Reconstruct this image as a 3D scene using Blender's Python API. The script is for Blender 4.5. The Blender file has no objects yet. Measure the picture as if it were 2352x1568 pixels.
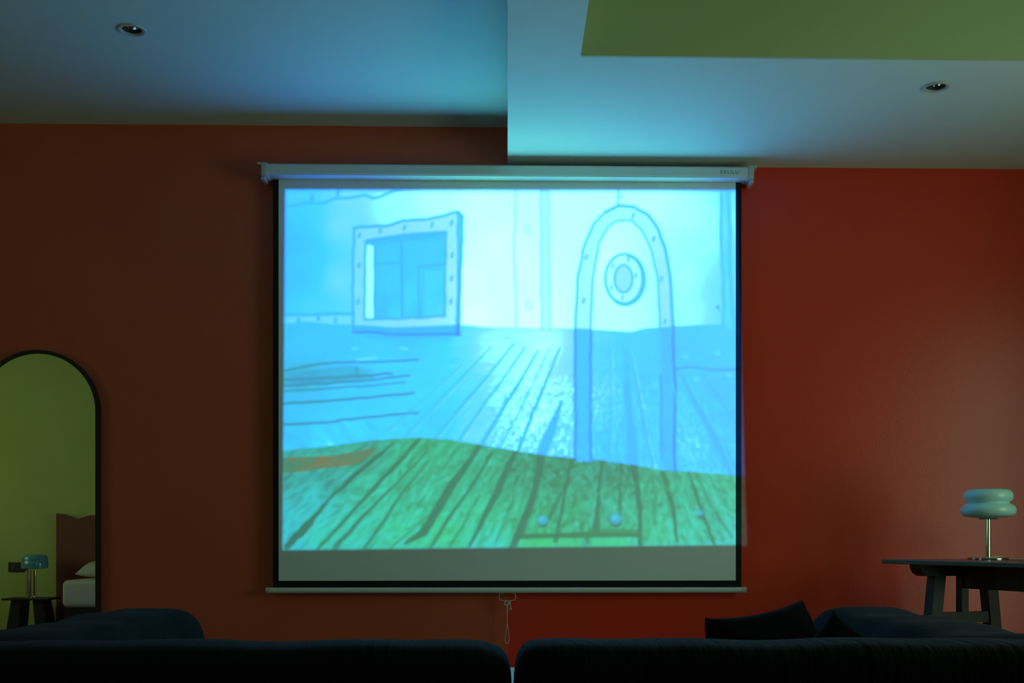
import bpy, bmesh, math, random
import numpy as np
from mathutils import Vector, Matrix

# ---------------------------------------------------------------- camera
random.seed(7)
W_PX, H_PX = 2352, 1568
FOC = 2600.0                      # focal length in photo pixels
YAW = math.radians(1.2)
CAM_H = 0.85
CY = 1240.0
CX = 1166.0 + FOC * math.tan(YAW)
scene = bpy.context.scene
cam_d = bpy.data.cameras.new('camera')
cam = bpy.data.objects.new('camera', cam_d)
scene.collection.objects.link(cam)
cam.location = (0, 0, CAM_H)
cam.rotation_euler = (math.radians(90), 0, -YAW)
cam_d.sensor_width = 36.0
cam_d.lens = 36.0 * FOC / W_PX
cam_d.shift_x = (W_PX / 2 - CX) / W_PX
cam_d.shift_y = (CY - H_PX / 2) / W_PX
cam_d.clip_start = 0.02
scene.camera = cam

# ---------------------------------------------------------------- world, light, exposure
scene.view_settings.view_transform = 'Standard'
scene.view_settings.look = 'None'
scene.view_settings.gamma = 1.0
scene.view_settings.exposure = 0.0
scene.view_settings.use_curve_mapping = False
world = bpy.data.worlds.new('dusk')
scene.world = world
world.use_nodes = True
world.node_tree.nodes['Background'].inputs[0].default_value = (0.10, 0.13, 0.20, 1)
world.node_tree.nodes['Background'].inputs[1].default_value = 0.3

YW = 5.0            # screen wall
YB = -0.65          # wall behind the camera
XL, XR = -6.0, 3.0
Z_HI, Z_LO, Z_REC = 2.672, 2.503, 2.76
PROJ = Vector((0.0, -0.40, 1.36))     # projector lens
Y_SCR = 4.950                          # front of the screen fabric
PROJ_POWER = 1150.0
WIN_POWER = 42.0
FILL_WIN_POWER = 18.0


def sun_area(name, loc, rot, sx, sy, power, col):
    l = bpy.data.lights.new(name, 'AREA')
    l.shape = 'RECTANGLE'; l.size = sx; l.size_y = sy
    l.energy = power; l.color = col
    o = bpy.data.objects.new(name, l)
    scene.collection.objects.link(o)
    o.location = loc; o.rotation_euler = rot
    return o


# daylight left at dusk, coming in through the glazed door in the right-hand wall
WIN_Y0, WIN_Y1, WIN_Z0, WIN_Z1 = 1.9, 3.5, 0.12, 2.12
FILL_WIN_Y0, FILL_WIN_Y1, FILL_WIN_Z0, FILL_WIN_Z1 = 0.2, 2.2, 0.85, 2.15      # unseen window added in the left wall to brighten the bedroom
sun_area('dusk_window_light', (XR + 0.20, (WIN_Y0 + WIN_Y1) / 2, (WIN_Z0 + WIN_Z1) / 2),
         (0, math.radians(90), 0), WIN_Z1 - WIN_Z0, WIN_Y1 - WIN_Y0, WIN_POWER, (0.70, 1.0, 0.68))
sun_area('bedroom_fill_light', (XL - 0.20, (FILL_WIN_Y0 + FILL_WIN_Y1) / 2, (FILL_WIN_Z0 + FILL_WIN_Z1) / 2),
         (0, math.radians(-90), 0), FILL_WIN_Z1 - FILL_WIN_Z0, FILL_WIN_Y1 - FILL_WIN_Y0, FILL_WIN_POWER, (0.74, 1.0, 0.50))  # added fill light, lifts the bedroom side and its green wall

# ---------------------------------------------------------------- helpers
C = scene.collection


def s2l(c):
    c = np.asarray(c, dtype=float) / 255.0
    return np.where(c <= 0.04045, c / 12.92, ((c + 0.055) / 1.055) ** 2.4)


FWD = Vector((math.sin(YAW), math.cos(YAW), 0))
RGT = Vector((math.cos(YAW), -math.sin(YAW), 0))


def P(u, v, y):
    """point of the room on the plane y that the photograph shows at pixel u, v"""
    d = FWD + RGT * ((u - CX) / FOC) + Vector((0, 0, 1)) * ((CY - v) / FOC)
    t = y / d.y
    return Vector((d.x * t, y, CAM_H + d.z * t))


def mat(name, col, rough=0.6, metal=0.0, spec=0.5, sheen=0.0, noise=None, bump=None, coat=0.0, coat_rough=0.3, trans=0.0):
    """noise = (scale, amount): slight colour unevenness; bump = (scale, strength, stretch)"""
    m = bpy.data.materials.new(name)
    m.use_nodes = True
    nt = m.node_tree
    b = nt.nodes['Principled BSDF']
    b.inputs['Base Color'].default_value = (*col, 1)
    b.inputs['Roughness'].default_value = rough
    b.inputs['Metallic'].default_value = metal
    b.inputs['Specular IOR Level'].default_value = spec
    b.inputs['Sheen Weight'].default_value = sheen
    b.inputs['Coat Weight'].default_value = coat
    b.inputs['Coat Roughness'].default_value = coat_rough
    b.inputs['Transmission Weight'].default_value = trans
    tc = nt.nodes.new('ShaderNodeTexCoord')
    if noise:
        n = nt.nodes.new('ShaderNodeTexNoise')
        n.inputs['Scale'].default_value = noise[0]
        n.inputs['Detail'].default_value = 4
        nt.links.new(tc.outputs['Object'], n.inputs['Vector'])
        r = nt.nodes.new('ShaderNodeValToRGB')
        a = noise[1]
        r.color_ramp.elements[0].position = 0.3
        r.color_ramp.elements[1].position = 0.7
        r.color_ramp.elements[0].color = (*[c * (1 - a) for c in col], 1)
        r.color_ramp.elements[1].color = (*[min(1, c * (1 + a)) for c in col], 1)
        nt.links.new(n.outputs['Fac'], r.inputs['Fac'])
        nt.links.new(r.outputs['Color'], b.inputs['Base Color'])
    if bump:
        mp = nt.nodes.new('ShaderNodeMapping')
        mp.inputs['Scale'].default_value = bump[2] if len(bump) > 2 else (1, 1, 1)
        n = nt.nodes.new('ShaderNodeTexNoise')
        n.inputs['Scale'].default_value = bump[0]
        n.inputs['Detail'].default_value = 3
        nt.links.new(tc.outputs['Object'], mp.inputs['Vector'])
        nt.links.new(mp.outputs['Vector'], n.inputs['Vector'])
        bp = nt.nodes.new('ShaderNodeBump')
        bp.inputs['Strength'].default_value = bump[1]
        bp.inputs['Distance'].default_value = 0.01
        nt.links.new(n.outputs['Fac'], bp.inputs['Height'])
        nt.links.new(bp.outputs['Normal'], b.inputs['Normal'])
    return m


def wood(name, dark, light, scale=(1, 12, 12), rough=0.45, coat=0.0):
    m = mat(name, light, rough=rough, coat=coat)
    nt = m.node_tree
    b = nt.nodes['Principled BSDF']
    tc = nt.nodes.new('ShaderNodeTexCoord')
    mp = nt.nodes.new('ShaderNodeMapping')
    mp.inputs['Scale'].default_value = scale
    n = nt.nodes.new('ShaderNodeTexNoise')
    n.inputs['Scale'].default_value = 3.0
    n.inputs['Detail'].default_value = 6
    n.inputs['Distortion'].default_value = 0.6
    r = nt.nodes.new('ShaderNodeValToRGB')
    r.color_ramp.elements[0].position = 0.35
    r.color_ramp.elements[1].position = 0.68
    r.color_ramp.elements[0].color = (*dark, 1)
    r.color_ramp.elements[1].color = (*light, 1)
    nt.links.new(tc.outputs['Object'], mp.inputs['Vector'])
    nt.links.new(mp.outputs['Vector'], n.inputs['Vector'])
    nt.links.new(n.outputs['Fac'], r.inputs['Fac'])
    nt.links.new(r.outputs['Color'], b.inputs['Base Color'])
    return m


M = {
    'brown_paint': mat('brown_paint', (0.60, 0.11, 0.052), rough=0.5, spec=0.35, noise=(1.6, 0.05), bump=(140, 0.06)),
    'red_paint': mat('red_paint', (0.80, 0.046, 0.020), rough=0.32, spec=0.5, noise=(1.6, 0.05), bump=(140, 0.06)),
    'white_paint': mat('white_paint', (0.66, 0.76, 0.71), rough=0.75, spec=0.3, noise=(2.0, 0.02), bump=(120, 0.04)),
    'recess_paint': mat('recess_paint', (0.48, 0.56, 0.34), rough=0.7, spec=0.3, noise=(1.5, 0.03), bump=(120, 0.04)),
    'green_paint': mat('green_paint', (0.52, 0.60, 0.16), rough=0.7, spec=0.3, noise=(1.5, 0.04), bump=(120, 0.05)),
    'floor_wood': wood('floor_wood', (0.16, 0.075, 0.035), (0.30, 0.15, 0.07), (1, 9, 9), 0.4),
    'screen_white': mat('screen_white', (0.76, 0.86, 0.87), rough=0.9, spec=0.15, bump=(900, 0.05)),
    'screen_black': mat('screen_black', (0.010, 0.010, 0.013), rough=0.8, spec=0.25),
    'case_white': mat('case_white', (0.66, 0.72, 0.70), rough=0.32, spec=0.5),
    'cap_plastic': mat('cap_plastic', (0.50, 0.53, 0.52), rough=0.45),
    'grey_print': mat('grey_print', (0.22, 0.25, 0.25), rough=0.6),
    'cord_white': mat('cord_white', (0.62, 0.60, 0.50), rough=0.8, bump=(500, 0.3)),
    'wire_white': mat('wire_white', (0.66, 0.68, 0.64), rough=0.4),
    'sofa_fabric': mat('sofa_fabric', (0.0045, 0.0075, 0.010), rough=0.95, spec=0.06, sheen=0.03, bump=(9, 0.9, (5.0, 0.7, 0.7))),
    'sofa_side': mat('sofa_side', (0.0045, 0.0070, 0.0085), rough=0.95, spec=0.06, sheen=0.03, bump=(14, 0.35)),
    'pillow_fabric': mat('pillow_fabric', (0.003, 0.0035, 0.0045), rough=0.95, spec=0.05, sheen=0.01, bump=(12, 0.4)),
    'black_metal': mat('black_metal', (0.012, 0.012, 0.014), rough=0.4, spec=0.4),
    'mirror_glass': mat('mirror_glass', (0.86, 0.88, 0.87), rough=0.0, metal=1.0),
    'dark_wood': wood('dark_wood', (0.010, 0.009, 0.009), (0.022, 0.019, 0.018), (12, 12, 1.5), 0.5),
    'top_wood': wood('top_wood', (0.055, 0.035, 0.022), (0.11, 0.072, 0.045), (10, 1, 10), 0.28),
    'milk_glass': mat('milk_glass', (0.50, 0.86, 0.84), rough=0.32, spec=0.5, coat=0.25, coat_rough=0.2),
    'chrome': mat('chrome', (0.80, 0.81, 0.82), rough=0.06, metal=1.0),
    'downlight_trim': mat('downlight_trim', (0.50, 0.52, 0.51), rough=0.4),
    'downlight_inside': mat('downlight_inside', (0.05, 0.045, 0.04), rough=0.5),
    'reflector': mat('reflector', (0.7, 0.72, 0.74), rough=0.12, metal=1.0),
    'headboard': mat('headboard', (0.22, 0.065, 0.035), rough=0.85, sheen=0.1, bump=(60, 0.2)),
    'linen': mat('linen', (0.62, 0.60, 0.50), rough=0.95, spec=0.1, bump=(7, 0.7)),
    'lamp_blue': mat('lamp_blue', (0.10, 0.34, 0.42), rough=0.18, spec=0.6, coat=0.5, coat_rough=0.1),
    'amber_glass': mat('amber_glass', (0.45, 0.33, 0.14), rough=0.15),
    'socket_black': mat('socket_black', (0.02, 0.02, 0.022), rough=0.4),
    'table_white': mat('table_white', (0.70, 0.72, 0.70), rough=0.4),
    'window_frame': mat('window_frame', (0.30, 0.30, 0.29), rough=0.5),
    'projector_shell': mat('projector_shell', (0.55, 0.56, 0.57), rough=0.4),
    'lens_glass': mat('lens_glass', (0.02, 0.02, 0.03), rough=0.05, coat=1.0, coat_rough=0.02),
}
g = bpy.data.materials.new('window_glass'); g.use_nodes = True
gb = g.node_tree.nodes['Principled BSDF']
gb.inputs['Base Color'].default_value = (1, 1, 1, 1)
gb.inputs['Roughness'].default_value = 0.0
gb.inputs['Alpha'].default_value = 0.12
M['glass'] = g


def link_mesh(name, bm, m, parent=None, smooth=False, kind=None, flat_angle=None):
    bmesh.ops.recalc_face_normals(bm, faces=bm.faces[:])
    me = bpy.data.meshes.new(name)
    bm.to_mesh(me); bm.free()
    if smooth:
        me.polygons.foreach_set('use_smooth', [True] * len(me.polygons))
        if flat_angle:
            me.set_sharp_from_angle(angle=math.radians(flat_angle))
    if m is not None:
        me.materials.append(m)
    o = bpy.data.objects.new(name, me)
    C.objects.link(o)
    if parent is not None:
        o.parent = parent
    if kind:
        o['kind'] = kind
    return o


def thing(name, label, cat, loc=(0, 0, 0), rz=0.0, group=None):
    o = bpy.data.objects.new(name, None)
    C.objects.link(o)
    o.location = loc; o.rotation_euler = (0, 0, rz)
    o.empty_display_size = 0.05
    o['label'] = label; o['category'] = cat
    if group:
        o['group'] = group
    return o


def box(bm, x0, x1, y0, y1, z0, z1, r=0.0, seg=3):
    v = bmesh.ops.create_cube(bm, size=1.0)['verts']
    bmesh.ops.scale(bm, vec=(x1 - x0, y1 - y0, z1 - z0), verts=v)
    bmesh.ops.translate(bm, vec=((x0 + x1) / 2, (y0 + y1) / 2, (z0 + z1) / 2), verts=v)
    if r > 0:
        e = list({e for q in v for e in q.link_edges})
        bmesh.ops.bevel(bm, geom=e, offset=r, segments=seg, profile=0.5, affect='EDGES')
    return bm


def nbox(*a, **k):
    return box(bmesh.new(), *a, **k)


def lathe(bm, prof, n=48, cx=0, cy=0, cap=True):
    """prof: list of (r, z); turned about the z axis through cx, cy"""
    rings = []
    for r, z in prof:
        if r <= 1e-6:
            rings.append([bm.verts.new((cx, cy, z))])
        else:
            rings.append([bm.verts.new((cx + r * math.cos(2 * math.pi * i / n), cy + r * math.sin(2 * math.pi * i / n), z)) for i in range(n)])
    for a, b in zip(rings, rings[1:]):
        for i in range(n):
            j = (i + 1) % n
            if len(a) == 1 and len(b) == 1:
                continue
            if len(a) == 1:
                bm.faces.new((a[0], b[j], b[i]))
            elif len(b) == 1:
                bm.faces.new((a[i], a[j], b[0]))
            else:
                bm.faces.new((a[i], a[j], b[j], b[i]))
    if cap:
        for r in (rings[0], rings[-1]):
            if len(r) > 1:
                bm.faces.new(r)
    return bm


def tube(bm, pts, r, n=8, closed=False):
    pts = [Vector(p) for p in pts]
    k = len(pts)
    rings = []
    for i, p in enumerate(pts):
        a = pts[(i - 1) % k] if (closed or i > 0) else p
        b = pts[(i + 1) % k] if (closed or i < k - 1) else p
        t = (b - a).normalized()
        ref = Vector((0, 1, 0)) if abs(t.y) < 0.9 else Vector((1, 0, 0))
        s = t.cross(ref).normalized(); w = t.cross(s).normalized()
        rings.append([bm.verts.new(p + s * (r * math.cos(2 * math.pi * q / n)) + w * (r * math.sin(2 * math.pi * q / n))) for q in range(n)])
    for i in range(k if closed else k - 1):
        a, b = rings[i], rings[(i + 1) % k]
        for q in range(n):
            bm.faces.new((a[q], a[(q + 1) % n], b[(q + 1) % n], b[q]))
    if not closed:
        bm.faces.new(rings[0]); bm.faces.new(rings[-1])
    return bm


def prism(bm, outline, y0, y1):
    """outline in x, z pushed from y0 to y1"""
    a = [bm.verts.new((x, y0, z)) for x, z in outline]
    b = [bm.verts.new((x, y1, z)) for x, z in outline]
    n = len(outline)
    bm.faces.new(a); bm.faces.new(list(reversed(b)))
    for i in range(n):
        bm.faces.new((a[i], a[(i + 1) % n], b[(i + 1) % n], b[i]))
    return bm


def spline(pts, n=12):
    """Catmull-Rom through the points"""
    pts = [Vector(p) for p in pts]
    q = [pts[0] * 2 - pts[1]] + pts + [pts[-1] * 2 - pts[-2]]
    out = []
    for i in range(1, len(q) - 2):
        p0, p1, p2, p3 = q[i - 1:i + 3]
        for k in range(n):
            t = k / n
            out.append(0.5 * ((2 * p1) + (p2 - p0) * t + (2 * p0 - 5 * p1 + 4 * p2 - p3) * t * t + (3 * p1 - p0 - 3 * p2 + p3) * t ** 3))
    out.append(pts[-1])
    return out


# ---------------------------------------------------------------- the projected picture (a plain cartoon room, nobody in it)
PX0, PX1, PY0, PY1 = 640.0, 1732.0, 424.0, 1276.0
A0, A1 = P(PX0, PY1, Y_SCR), P(PX1, PY0, Y_SCR)
RW, RH = 1092, 852
gx = A0.x + (np.arange(RW) + 0.5) / RW * (A1.x - A0.x)
gz = A0.z + (np.arange(RH) + 0.5) / RH * (A1.z - A0.z)
GX, GZ = np.meshgrid(gx, gz)                 # row 0 is the bottom, as in an image's pixel list
dep = GX * FWD.x + Y_SCR * FWD.y
U = CX + FOC * (GX * RGT.x + Y_SCR * RGT.y) / dep
V = CY - FOC * (GZ - CAM_H) / dep
pic = np.zeros((RH, RW, 3))
rng = np.random.default_rng(3)


def vnoise(a, b, seed, oct=3):
    """value noise at coordinates a, b"""
    out = np.zeros_like(a); amp = 1.0; tot = 0
    for o in range(oct):
        r = np.random.default_rng(seed + o).random((256, 256))
        x, y = a * 2 ** o, b * 2 ** o
        xi, yi = np.floor(x).astype(int), np.floor(y).astype(int)
        fx, fy = x - xi, y - yi
        fx, fy = fx * fx * (3 - 2 * fx), fy * fy * (3 - 2 * fy)
        x0, x1, y0, y1 = xi % 256, (xi + 1) % 256, yi % 256, (yi + 1) % 256
        out += amp * ((r[y0, x0] * (1 - fx) + r[y0, x1] * fx) * (1 - fy) + (r[y1, x0] * (1 - fx) + r[y1, x1] * fx) * fy)
        tot += amp; amp *= 0.5
    return out / tot


def idw(pts, p=2.6, soft=30.0):
    num = np.zeros((RH, RW, 3)); den = np.zeros((RH, RW))
    for x, y, c in pts:
        w = 1.0 / ((U - x) ** 2 + (V - y) ** 2 + soft ** 2) ** (p / 2)
        num += w[..., None] * np.array(c, float); den += w
    return num / den[..., None]


def sm(a, b, x):
    t = np.clip((x - a) / (b - a), 0, 1)
    return t * t * (3 - 2 * t)


def curve_y(pts):
    xs, ys = zip(*pts)
    return np.interp(U, xs, ys)


def curve_x(pts):
    ys, xs = zip(*sorted((y, x) for x, y in pts))
    return np.interp(V, ys, xs)


def blend(mask, col):
    global pic
    pic += mask[..., None] * (np.array(col, float) - pic)


def stroke(pts, w, col, alpha=1.0, clip=None, soft=1.6):
    """pts (x, y) or (x, y, width)"""
    m = np.zeros((RH, RW))
    for a, b in zip(pts, pts[1:]):
        wa = a[2] if len(a) > 2 else w
        wb = b[2] if len(b) > 2 else w
        pad = max(wa, wb) + 4
        c0 = int(max(0, np.searchsorted(U[0], min(a[0], b[0]) - pad) - 3)); c1 = int(min(RW, np.searchsorted(U[0], max(a[0], b[0]) + pad) + 3))
        vr = V[:, RW // 2][::-1]
        r1 = RH - int(max(0, np.searchsorted(vr, min(a[1], b[1]) - pad) - 12)); r0 = RH - int(min(RH, np.searchsorted(vr, max(a[1], b[1]) + pad) + 12))
        if c1 <= c0 or r1 <= r0:
            continue
        x, y = U[r0:r1, c0:c1], V[r0:r1, c0:c1]
        dx, dy = b[0] - a[0], b[1] - a[1]
        t = np.clip(((x - a[0]) * dx + (y - a[1]) * dy) / max(1e-9, dx * dx + dy * dy), 0, 1)
        d = np.hypot(x - a[0] - t * dx, y - a[1] - t * dy)
        hw = (wa + (wb - wa) * t) / 2 * 1.15
        m[r0:r1, c0:c1] = np.maximum(m[r0:r1, c0:c1], 1 - sm(hw - soft / 2, hw + soft, d))
    if clip is not None:
        m = m * clip
    blend(m * alpha, col)


def inside(poly):
    """soft mask of a polygon"""
    m = np.zeros((RH, RW), bool)
    n = len(poly)
    for i in range(n):
        (x0, y0), (x1, y1) = poly[i], poly[(i + 1) % n]
        if y0 == y1:
            continue
        c = ((y0 > V) != (y1 > V)) & (U < (x1 - x0) * (V - y0) / (y1 - y0) + x0)
        m ^= c
    return m.astype(float)


def wob(pts, amp=1.5, n=7, seed=0):
    """a hand-drawn wobble along straight pieces"""
    r = np.random.default_rng(seed); out = []
    for a, b in zip(pts, pts[1:]):
        for k in range(n):
            t = k / n
            out.append(tuple(a[i] + (b[i] - a[i]) * t + (r.normal() * amp if i < 2 and k else 0) for i in range(len(a))))
    return out + [pts[-1]]


def ell(cx, cy, rx, ry, n=36):
    return [(cx + rx * math.cos(2 * math.pi * i / n), cy + ry * math.sin(2 * math.pi * i / n)) for i in range(n + 1)]


# upper wall
wall_c = idw([(655, 440, (95, 215, 255)), (655, 560, (0, 188, 255)), (690, 560, (20, 196, 255)), (680, 640, (0, 190, 255)), (665, 660, (0, 198, 255)), (720, 500, (70, 215, 255)), (700, 600, (50, 210, 255)),
              (770, 520, (150, 232, 255)), (770, 640, (140, 230, 255)), (700, 690, (110, 222, 255)), (800, 450, (140, 230, 255)),
              (900, 470, (175, 238, 255)), (1000, 460, (205, 246, 255)), (1100, 480, (226, 248, 255)), (1080, 640, (240, 246, 255)),
              (1140, 560, (240, 248, 255)), (1090, 730, (246, 252, 255)), (1220, 470, (215, 244, 255)), (1220, 620, (232, 244, 255)), (1230, 730, (240, 250, 255)),
              (1300, 500, (216, 246, 255)), (1400, 460, (212, 246, 255)), (1400, 600, (222, 244, 255)), (1420, 720, (206, 240, 255)),
              (1500, 470, (210, 247, 255)), (1580, 500, (190, 244, 255)), (1620, 560, (165, 240, 255)), (1580, 640, (185, 240, 255)), (1600, 720, (175, 236, 255)),
              (1640, 660, (110, 226, 255)), (1645, 730, (120, 226, 255)), (1690, 450, (120, 232, 255)), (1690, 600, (90, 222, 255)), (1690, 730, (60, 215, 255))])
# blue middle ground
mid_c = idw([(655, 770, (0, 195, 232)), (700, 800, (0, 205, 240)), (800, 790, (0, 200, 245)), (930, 790, (0, 190, 250)), (900, 830, (0, 215, 245)), (1000, 800, (30, 210, 250)),
             (700, 860, (0, 170, 225)), (700, 920, (0, 195, 235)), (800, 900, (0, 205, 240)), (800, 960, (40, 212, 242)), (680, 1010, (0, 200, 235)), (760, 1000, (70, 220, 245)),
             (950, 900, (40, 215, 242)), (1000, 960, (30, 205, 240)), (1060, 880, (90, 220, 250)), (1090, 980, (120, 222, 250)), (1060, 790, (110, 225, 250)), (1130, 800, (190, 240, 252)),
             (1170, 900, (160, 232, 252)), (1210, 850, (205, 240, 255)), (1230, 960, (190, 238, 255)), (1220, 1020, (140, 226, 255)), (1280, 880, (165, 228, 252)), (1290, 1020, (110, 215, 252)),
             (1250, 790, (205, 242, 254)), (1370, 830, (90, 205, 250)), (1370, 900, (95, 210, 250)), (1400, 1020, (20, 196, 248)), (1440, 800, (80, 205, 252)), (1480, 860, (40, 195, 250)), (1480, 1000, (30, 195, 250)),
             (1560, 800, (0, 190, 246)), (1650, 790, (0, 200, 246)), (1600, 840, (0, 196, 246)), (1690, 820, (0, 200, 244)),
             (1570, 940, (60, 205, 246)), (1600, 1020, (90, 212, 248)), (1650, 900, (0, 190, 244)), (1690, 960, (0, 192, 240)), (1660, 1060, (40, 200, 246))])
# plank floor
flo_c = idw([(670, 1110, (0, 150, 120)), (760, 1100, (0, 150, 120)), (850, 1040, (0, 145, 105)), (665, 1180, (0, 195, 185)), (720, 1150, (0, 190, 170)), (665, 1250, (0, 196, 205)), (740, 1240, (0, 214, 150)),
             (850, 1130, (0, 190, 125)), (930, 1060, (0, 175, 105)), (820, 1220, (0, 208, 150)), (920, 1220, (0, 205, 130)), (960, 1130, (0, 180, 120)), (1000, 1040, (0, 160, 95)), (1020, 1240, (0, 200, 110)),
             (1080, 1080, (0, 165, 105)), (1110, 1180, (0, 185, 110)), (1120, 1250, (0, 215, 165)), (1200, 1080, (0, 135, 85)), (1220, 1200, (0, 160, 95)), (1290, 1090, (0, 130, 80)), (1300, 1190, (0, 150, 85)),
             (1400, 1090, (0, 125, 85)), (1400, 1180, (0, 165, 110)), (1250, 1250, (10, 205, 110)), (1400, 1250, (10, 205, 130)), (1500, 1120, (0, 150, 95)), (1500, 1220, (0, 190, 120)), (1590, 1120, (0, 170, 110)),
             (1590, 1220, (0, 196, 140)), (1680, 1120, (0, 180, 120)), (1690, 1240, (0, 205, 170)), (1640, 1170, (0, 180, 130))])
SK = (U - 1400) / np.maximum(60.0, V - 570)            # which plank
AL = np.log(np.maximum(60.0, V - 570))
grain = vnoise(SK * 70 + 40, AL * 34, 11) - 0.5
fleck = vnoise(SK * 110 + 40, AL * 60, 31) - 0.5
vert = vnoise(U / 3.2, V / 9.0, 51) - 0.5
yA = curve_y([(640, 745), (700, 738), (760, 744), (812, 745), (900, 752), (1000, 748), (1062, 745), (1110, 750), (1190, 752), (1330, 754), (1450, 762), (1480, 754), (1545, 750), (1620, 746), (1660, 744), (1690, 765), (1740, 775)])
yB = curve_y([(640, 1036), (760, 1023), (871, 1009), (950, 1004), (1030, 1008), (1100, 1020), (1180, 1034), (1250, 1045), (1325, 1052), (1330, 1060), (1360, 1058), (1362, 1054), (1450, 1066), (1518, 1078), (1552, 1080), (1600, 1083), (1740, 1095)])
LOW = sm(-1.5, 1.5, V - yB)
MID = sm(-1.5, 1.5, V - yA) * (1 - LOW)
TOP = 1 - sm(-1.5, 1.5, V - yA)
pic = wall_c * TOP[..., None] + mid_c * MID[..., None] + flo_c * np.array([1, 1, 1.15]) * LOW[..., None]
fl = np.clip((np.abs(fleck) - 0.07) * 6, 0, 1) * np.sign(fleck)
fl2 = vnoise(SK * 150 + 40, AL * 90, 37) - 0.5
fl2 = np.clip((np.abs(fl2) - 0.05) * 5, 0, 1) * np.sign(fl2)
amt = (np.clip(grain, -.3, .3) * 90 + (fl * .5 + fl2 * .7) * 48 + 16)
pic += (LOW * amt)[..., None] * np.array([0.05, 0.7, 0.75])
lowmid = MID * sm(820, 900, V) * sm(1080, 1180, U) * (1 - 0.7 * sm(1530, 1600, U) * (1 - sm(880, 960, V)))
pic += (lowmid * (np.clip(grain, -.3, .3) * 70 + np.maximum(fl2, -0.6) * 42))[..., None] * np.array([1.3, 0.5, 0.04])
ll = MID * sm(930, 1010, V) * (1 - sm(900, 1000, U))
pic += (ll * (vnoise((U + V) / 70, (U - V) / 16, 71) - 0.5) * 150)[..., None] * np.array([0.9, 0.35, 0.1])
pic += (MID * (vnoise(U / 40, V / 6, 91) - 0.5) * 30)[..., None] * np.array([0.8, 0.4, 0.1])
pic = np.clip(pic, 0, 255 - 38 * LOW[..., None])
LINE = (0, 176, 236)
# band across the upper left corner, trim under it
stroke([(650, 475), (675, 473), (700, 466), (741, 468), (770, 455), (800, 455), (838, 448), (858, 455), (870, 453), (905, 439), (925, 434)], 4.5, (0, 190, 250))
for x, y in ((718, 453), (777, 443)):
    stroke([(x, y - 4), (x - 2, y + 5)], 5, LINE)
stroke(wob([(650, 724), (806, 720)], 1.0, 9, 2), 4, LINE, 0.8, clip=TOP)
blend(TOP * sm(725, 728, V) * (1 - sm(804, 808, U)) * 0.55, (160, 230, 255))
for x, y in ((686, 733), (732, 731), (771, 735)):
    stroke([(x, y - 3), (x - 1, y + 4)], 5, LINE, 0.8)
# window frame on the wall
outer = [(814, 524), (899, 516), (926, 506), (985, 502), (1052, 486), (1057, 488), (1052, 640), (1050, 745), (1050, 768), (811, 762), (811, 694)]
blend(inside(outer) * 0.75, (150, 226, 255))
side = [(1052, 486), (1063, 497), (1059, 640), (1056, 768), (1049, 768), (1052, 600)]
blend(inside(side) * 0.8, (70, 210, 255))
inner = [(840, 553), (866, 548), (940, 538), (1025, 532), (1022, 726), (838, 733)]
blend(inside(inner), (38, 200, 246))
IN = inside(inner)
pic += (IN * (vnoise(U / 26, V / 40, 17) - 0.5) * 130 * sm(600, 680, V))[..., None] * np.array([0.9, 0.35, 0.05])
blend(inside([(842, 562), (860, 566), (860, 731), (838, 732)]), (185, 238, 255))
blend(inside([(842, 552), (1024, 533), (1024, 545), (862, 563), (850, 560)]), (0, 186, 242))
blend(inside([(962, 614), (1023, 606), (1023, 728), (962, 730)]) * 0.75, (95, 215, 250))
stroke(wob(outer[:5], 0.8, 6, 3), 4.5, (0, 178, 240)); stroke(wob([(814, 524), (811, 620), (811, 694), (811, 762)], 0.9, 6, 4), 3.5, LINE)
stroke([(1052, 486), (1062, 496), (1063, 500)], 5, LINE); stroke(wob([(1063, 500), (1058, 640), (1055, 768)], 1.0, 8, 5), 4.5, LINE)
stroke(wob([(1052, 490), (1052, 640), (1049, 765)], 0.8, 8, 6), 3, LINE)
stroke(wob([(840, 553), (866, 548), (940, 538), (1025, 532), (1022, 640), (1022, 726)], 0.8, 6, 7), 3.5, LINE)
stroke(wob([(842, 553), (838, 640), (838, 733), (930, 731), (1022, 726)], 0.8, 6, 8), 3.5, LINE)
stroke(wob([(860, 566), (860, 731)], 0.5, 8, 9), 3, LINE); stroke(wob([(923, 560), (924, 730)], 0.6, 8, 10), 4.5, LINE)
stroke([(862, 606), (922, 602)], 2.5, LINE); stroke([(1022, 607), (962, 614), (963, 729)], 3.5, LINE); stroke([(1020, 617), (972, 619), (969, 728)], 2.5, LINE, 0.8)
for x, y in ((825, 541), (873, 530), (929, 523), (992, 516), (1037, 511), (824, 609), (1038, 586), (1037, 639), (822, 693), (1035, 692)):
    stroke([(x + 1.5, y - 4), (x - 1, y + 4)], 4, LINE, 0.9)
# the ledge under the window, seen through the second picture
blend(inside([(811, 747), (1056, 745), (1056, 768), (811, 762)]) * MID * 0.55, (0, 150, 240))
stroke(wob([(811, 763), (870, 763), (900, 768), (1056, 768)], 0.8, 6, 12), 4, (0, 132, 235)); stroke([(1052, 747), (1051, 768)], 6, (0, 120, 235), 0.8)
blend(inside([(825, 768), (1050, 770), (1030, 782), (850, 778)]) * 0.5, (0, 175, 245))
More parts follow.
